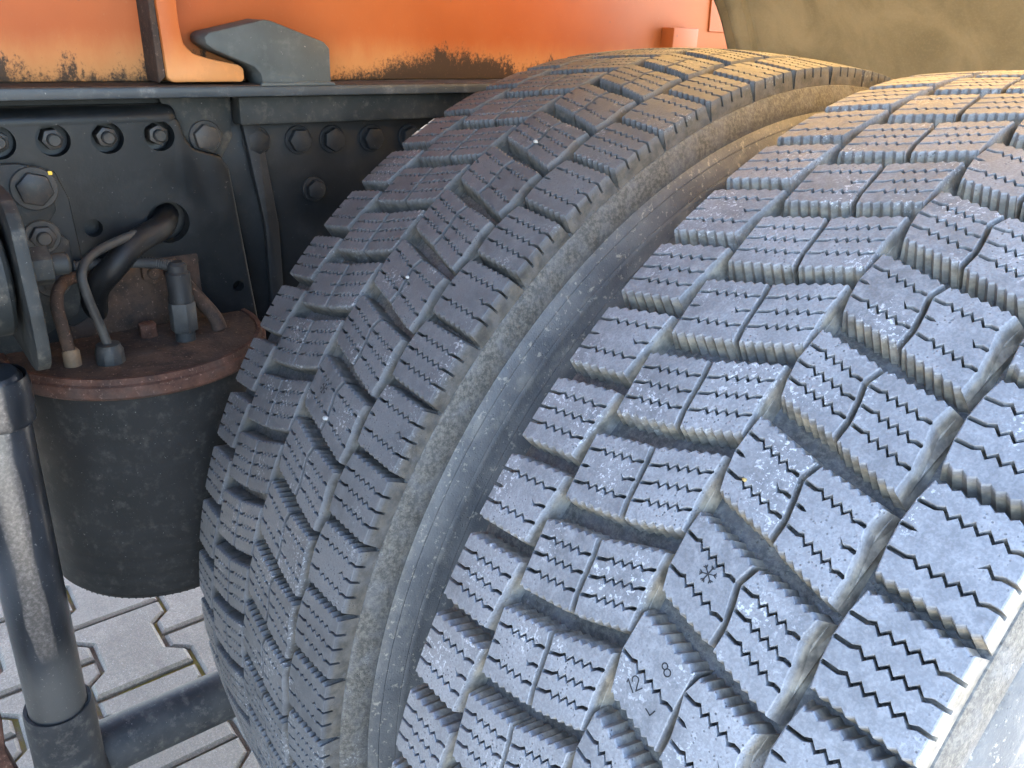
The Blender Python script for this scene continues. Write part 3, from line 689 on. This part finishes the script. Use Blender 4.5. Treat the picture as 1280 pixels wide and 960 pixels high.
VAR = {'A': (S3, S3s), 'Bl': (S3, S3s), 'Br': (S3, S3), 'Cl': (S3, S3s, S2, S1), 'Cr': (S3, S3s), 'D': (S3, S3s)}
BM = {}
for k, (F, Bk, L, Rr, tn, sl, sdr) in ROWS.items():
    for i, sip in enumerate(VAR[k]):
        BM[k, i] = block_mesh('tread_block', F, Bk, L, Rr, tn, sip, sl, 1.9, sdr)
    BM[k, 'low'] = block_mesh('tread_block', F, Bk, L, Rr, 1, [], 0, 0, sdr, True)

half = [(0, 515.0), (30, 514.6), (60, 513.1), (90, 510.8), (112, 508.3), (124, 506.5), (130.5, 506.8), (133.5, 505.5), (135.4, 501), (137.4, 493), (139.0, 486.2), (138.7, 485.0), (139.6, 484.2), (142.6, 478.0), (142.5, 477.2), (144.6, 473.5), (147.6, 465.8), (147.4, 465.2), (148.2, 464.0), (148.9, 461.2), (148.9, 459.0), (151.2, 452.6), (150.9, 451.8), (151.4, 450.6), (154.6, 440), (157, 416), (156, 385), (150, 350), (140, 325), (128, 306), (122, 292), (112, 286)]
prof_t = [(-x / 1000, r_ / 1000) for x, r_ in reversed(half[1:])] + [(x / 1000, r_ / 1000) for x, r_ in half]
SPIKE = random.Random(3)
def carcass_mesh():
    n = 360; m = len(prof_t); v, f = [], []
    for k in range(n):
        a = 2 * PI * k / n
        for x, r_ in prof_t: v.append((x, -r_ * math.cos(a), r_ * math.sin(a)))
    for k in range(n):
        k2 = (k + 1) % n
        for i in range(m - 1): f.append((k * m + i, k2 * m + i, k2 * m + i + 1, k * m + i + 1))
    me = bpy.data.meshes.new('carcass'); me.from_pydata(v, [], f)
    bm = bmesh.new(); bm.from_mesh(me); bmesh.ops.recalc_face_normals(bm, faces=bm.faces); bm.to_mesh(me); bm.free()
    me.materials.append(M['carcass']); me.polygons.foreach_set('use_smooth', [True] * len(me.polygons)); me.set_sharp_from_angle(angle=R(28))
    return me
CM = carcass_mesh()
def rim_mesh():
    pr = [(-0.120, 0.300), (-0.116, 0.284), (-0.09, 0.278), (-0.05, 0.262), (0.03, 0.262), (0.06, 0.276), (0.115, 0.284), (0.121, 0.300), (0.117, 0.300), (0.108, 0.281)]
    v, f = lathe_pts([(r_, x) for x, r_ in pr] + [(0.25, 0.03), (0.12, 0.02), (0.0, 0.02)], (1, 0, 0), (0, 0, 0), 72)
    me = bpy.data.meshes.new('wheel_rim'); me.from_pydata(v, [], f)
    bm = bmesh.new(); bm.from_mesh(me); bmesh.ops.recalc_face_normals(bm, faces=bm.faces); bm.to_mesh(me); bm.free()
    me.materials.append(M['rim']); me.polygons.foreach_set('use_smooth', [True] * len(me.polygons)); me.set_sharp_from_angle(angle=R(35)); return me
RM = rim_mesh()
def stroke_mesh(name, strokes, wd, x0, p0, ang, d=-0.00012, sx=1.0):
    """thin moulded lines on the tread face; strokes are polylines in mm, placed at x0 (mm), p0 (pitch), turned by ang"""
    v, f = [], []
    ca, sa = math.cos(ang), math.sin(ang)
    def pt(a, b, dd):
        xx = (x0 + a * ca - b * sa) / 1000; pp = p0 + (a * sa + b * ca) / MMP
        r_ = crown(xx) + dd; t = pp * PITCH
        return (xx, -r_ * math.cos(t), r_ * math.sin(t))
    for s_ in strokes:
        for (a0, b0), (a1, b1) in zip(s_, s_[1:]):
            l_ = math.hypot(a1 - a0, b1 - b0) or 1; tx, ty = (a1 - a0) / l_ * wd * .4, (b1 - b0) / l_ * wd * .4; nx, ny = -(b1 - b0) / l_ * wd / 2, (a1 - a0) / l_ * wd / 2
            q = [(a0 - tx + nx, b0 - ty + ny), (a1 + tx + nx, b1 + ty + ny), (a1 + tx - nx, b1 + ty - ny), (a0 - tx - nx, b0 - ty - ny)]
            i = len(v); v += [pt(a, b, 0.00018) for a, b in q] + [pt(a, b, -0.0006) for a, b in q]
            f += [(i, i + 1, i + 2, i + 3)] + [(i + e, i + (e + 1) % 4, i + 4 + (e + 1) % 4, i + 4 + e) for e in range(4)]
    return v, f
def arc(cx, cy, r_, a0, a1, n=10): return [(cx + r_ * math.cos(a0 + (a1 - a0) * k / n), cy + r_ * math.sin(a0 + (a1 - a0) * k / n)) for k in range(n + 1)]
FLAKE = []
for k in range(6):
    a = k * PI / 3; c_, s_ = math.cos(a), math.sin(a)
    FLAKE.append([(0.4 * c_, 0.4 * s_), (4.2 * c_, 4.2 * s_)])
    for e in (-0.7, 0.7):
        FLAKE.append([(2.9 * c_, 2.9 * s_), (2.9 * c_ + 1.5 * math.cos(a + e), 2.9 * s_ + 1.5 * math.sin(a + e))])
NUM12 = [[(-4.6, 2.2), (-3.4, 3.2), (-3.4, -3.2)], arc(0.2, 1.4, 1.8, PI, -0.4, 10) + [(-1.6, -3.2), (2.2, -3.2)]]
NUM8 = [arc(0, 1.55, 1.45, PI / 2, 2.5 * PI, 16), arc(0, -1.5, 1.75, PI / 2, 2.5 * PI, 16)]
ARROW = [[(-2.4, 2.4), (0, 0), (2.4, 2.4)]]

def build_tyre(label, xc, phase, lo, hi, marks, tread, special):
    t = bpy.data.objects.new('tyre', CM); link(t, truck); t.location = (xc, 0, RAD); t['label'] = label
    r_ = bpy.data.objects.new('wheel_rim', RM); link(r_, t)
    made = {}
    for p in range(lo, hi):
        for k in ROWS:
            o = bpy.data.objects.new('tread_block', BM[k, special.get((p, k), (p + (1 if k in ('Bl', 'Br') else 0)) % 2)]); link(o, t)
            o.rotation_euler = (-(p + phase) * PITCH, 0, 0)
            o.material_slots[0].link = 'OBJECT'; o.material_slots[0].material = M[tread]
            made[p, k] = o
    bm = bmesh.new()
    for p in range(hi, lo + NP):
        for k in ROWS:
            tmp = BM[k, 'low'].copy(); tmp.transform(Matrix.Rotation(-(p + phase) * PITCH, 4, 'X')); bm.from_mesh(tmp); bpy.data.meshes.remove(tmp)
    me = bpy.data.meshes.new('far_tread'); bm.to_mesh(me); bm.free(); me.materials.append(M[tread])
    o = bpy.data.objects.new('far_tread', me); link(o, t); o['kind'] = 'stuff'
    for nm, (p, k), strokes, wd, x0, p0, ang, lab in marks:
        v, f = stroke_mesh(nm, strokes, wd, x0, p0, ang)
        q = pyobj(nm, v, f, 'mark', t); q.rotation_euler = made[p, k].rotation_euler; q['label'] = lab
    return t, made
DS = 0.3522
outer_marks = [
 ('snowflake_mark', (6, 'Cl'), FLAKE, 0.5, 24.2, 0.045, 0.3, 'moulded snowflake symbol on the block face'),
 ('number_mark', (5, 'Cl'), NUM12, 0.5, 17.8, -0.075, 0.94, 'moulded figures 12 on the block face'),
 ('number_mark', (5, 'Cl'), NUM8, 0.5, 28.2, 0.18, 0.94, 'moulded figure 8 on the block face'),
 ('arrow_mark', (5, 'Cl'), ARROW, 0.5, 31.0, -0.22, 0.4, 'small moulded chevron on the block face')]
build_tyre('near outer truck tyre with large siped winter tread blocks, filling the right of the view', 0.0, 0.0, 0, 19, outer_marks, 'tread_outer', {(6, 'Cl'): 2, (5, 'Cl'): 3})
inner_marks = [('snowflake_mark', (5, 'Cl'), FLAKE, 0.5, 23.0, 0.06, 0.3, 'moulded snowflake symbol on the block face')]
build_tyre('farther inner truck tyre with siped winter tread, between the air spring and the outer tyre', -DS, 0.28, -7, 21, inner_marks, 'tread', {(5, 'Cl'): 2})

# ------------------------------------------------------------------ small stones caught on the tread
def stone(x, pitch, xc, rad, mat, lab):
    bm = bmesh.new(); bmesh.ops.create_icosphere(bm, subdivisions=2, radius=1.0)
    rn = random.Random(lab)
    for v in bm.verts: v.co *= rn.uniform(0.82, 1.1)
    bmesh.ops.scale(bm, vec=(rad * 1.2, rad, rad * 0.8), verts=bm.verts)
    a = pitch * PITCH; r_ = crown(x) + rad * 0.35
    o = bmobj('pebble', bm, mat, None, 60, (xc + x, -r_ * math.cos(a), RAD + r_ * math.sin(a)))
    o['label'] = lab; o['category'] = 'pebble'; o['group'] = 'pebbles stuck on the tyre treads'
stone(0.016, 6.892, 0.0, 0.0011, 'amber', 'tiny amber grit in a sipe of the outer tyre')
stone(0.0427, 5.02, -DS, 0.0022, 'pale', 'white pebble on the inner tyre, lowest of its three')
stone(0.0416, 7.254, -DS, 0.0016, 'pale', 'white pebble on the inner tyre, middle of its three')
stone(0.0430, 10.01, -DS, 0.0020, 'pale', 'white pebble on the inner tyre, topmost of its three')
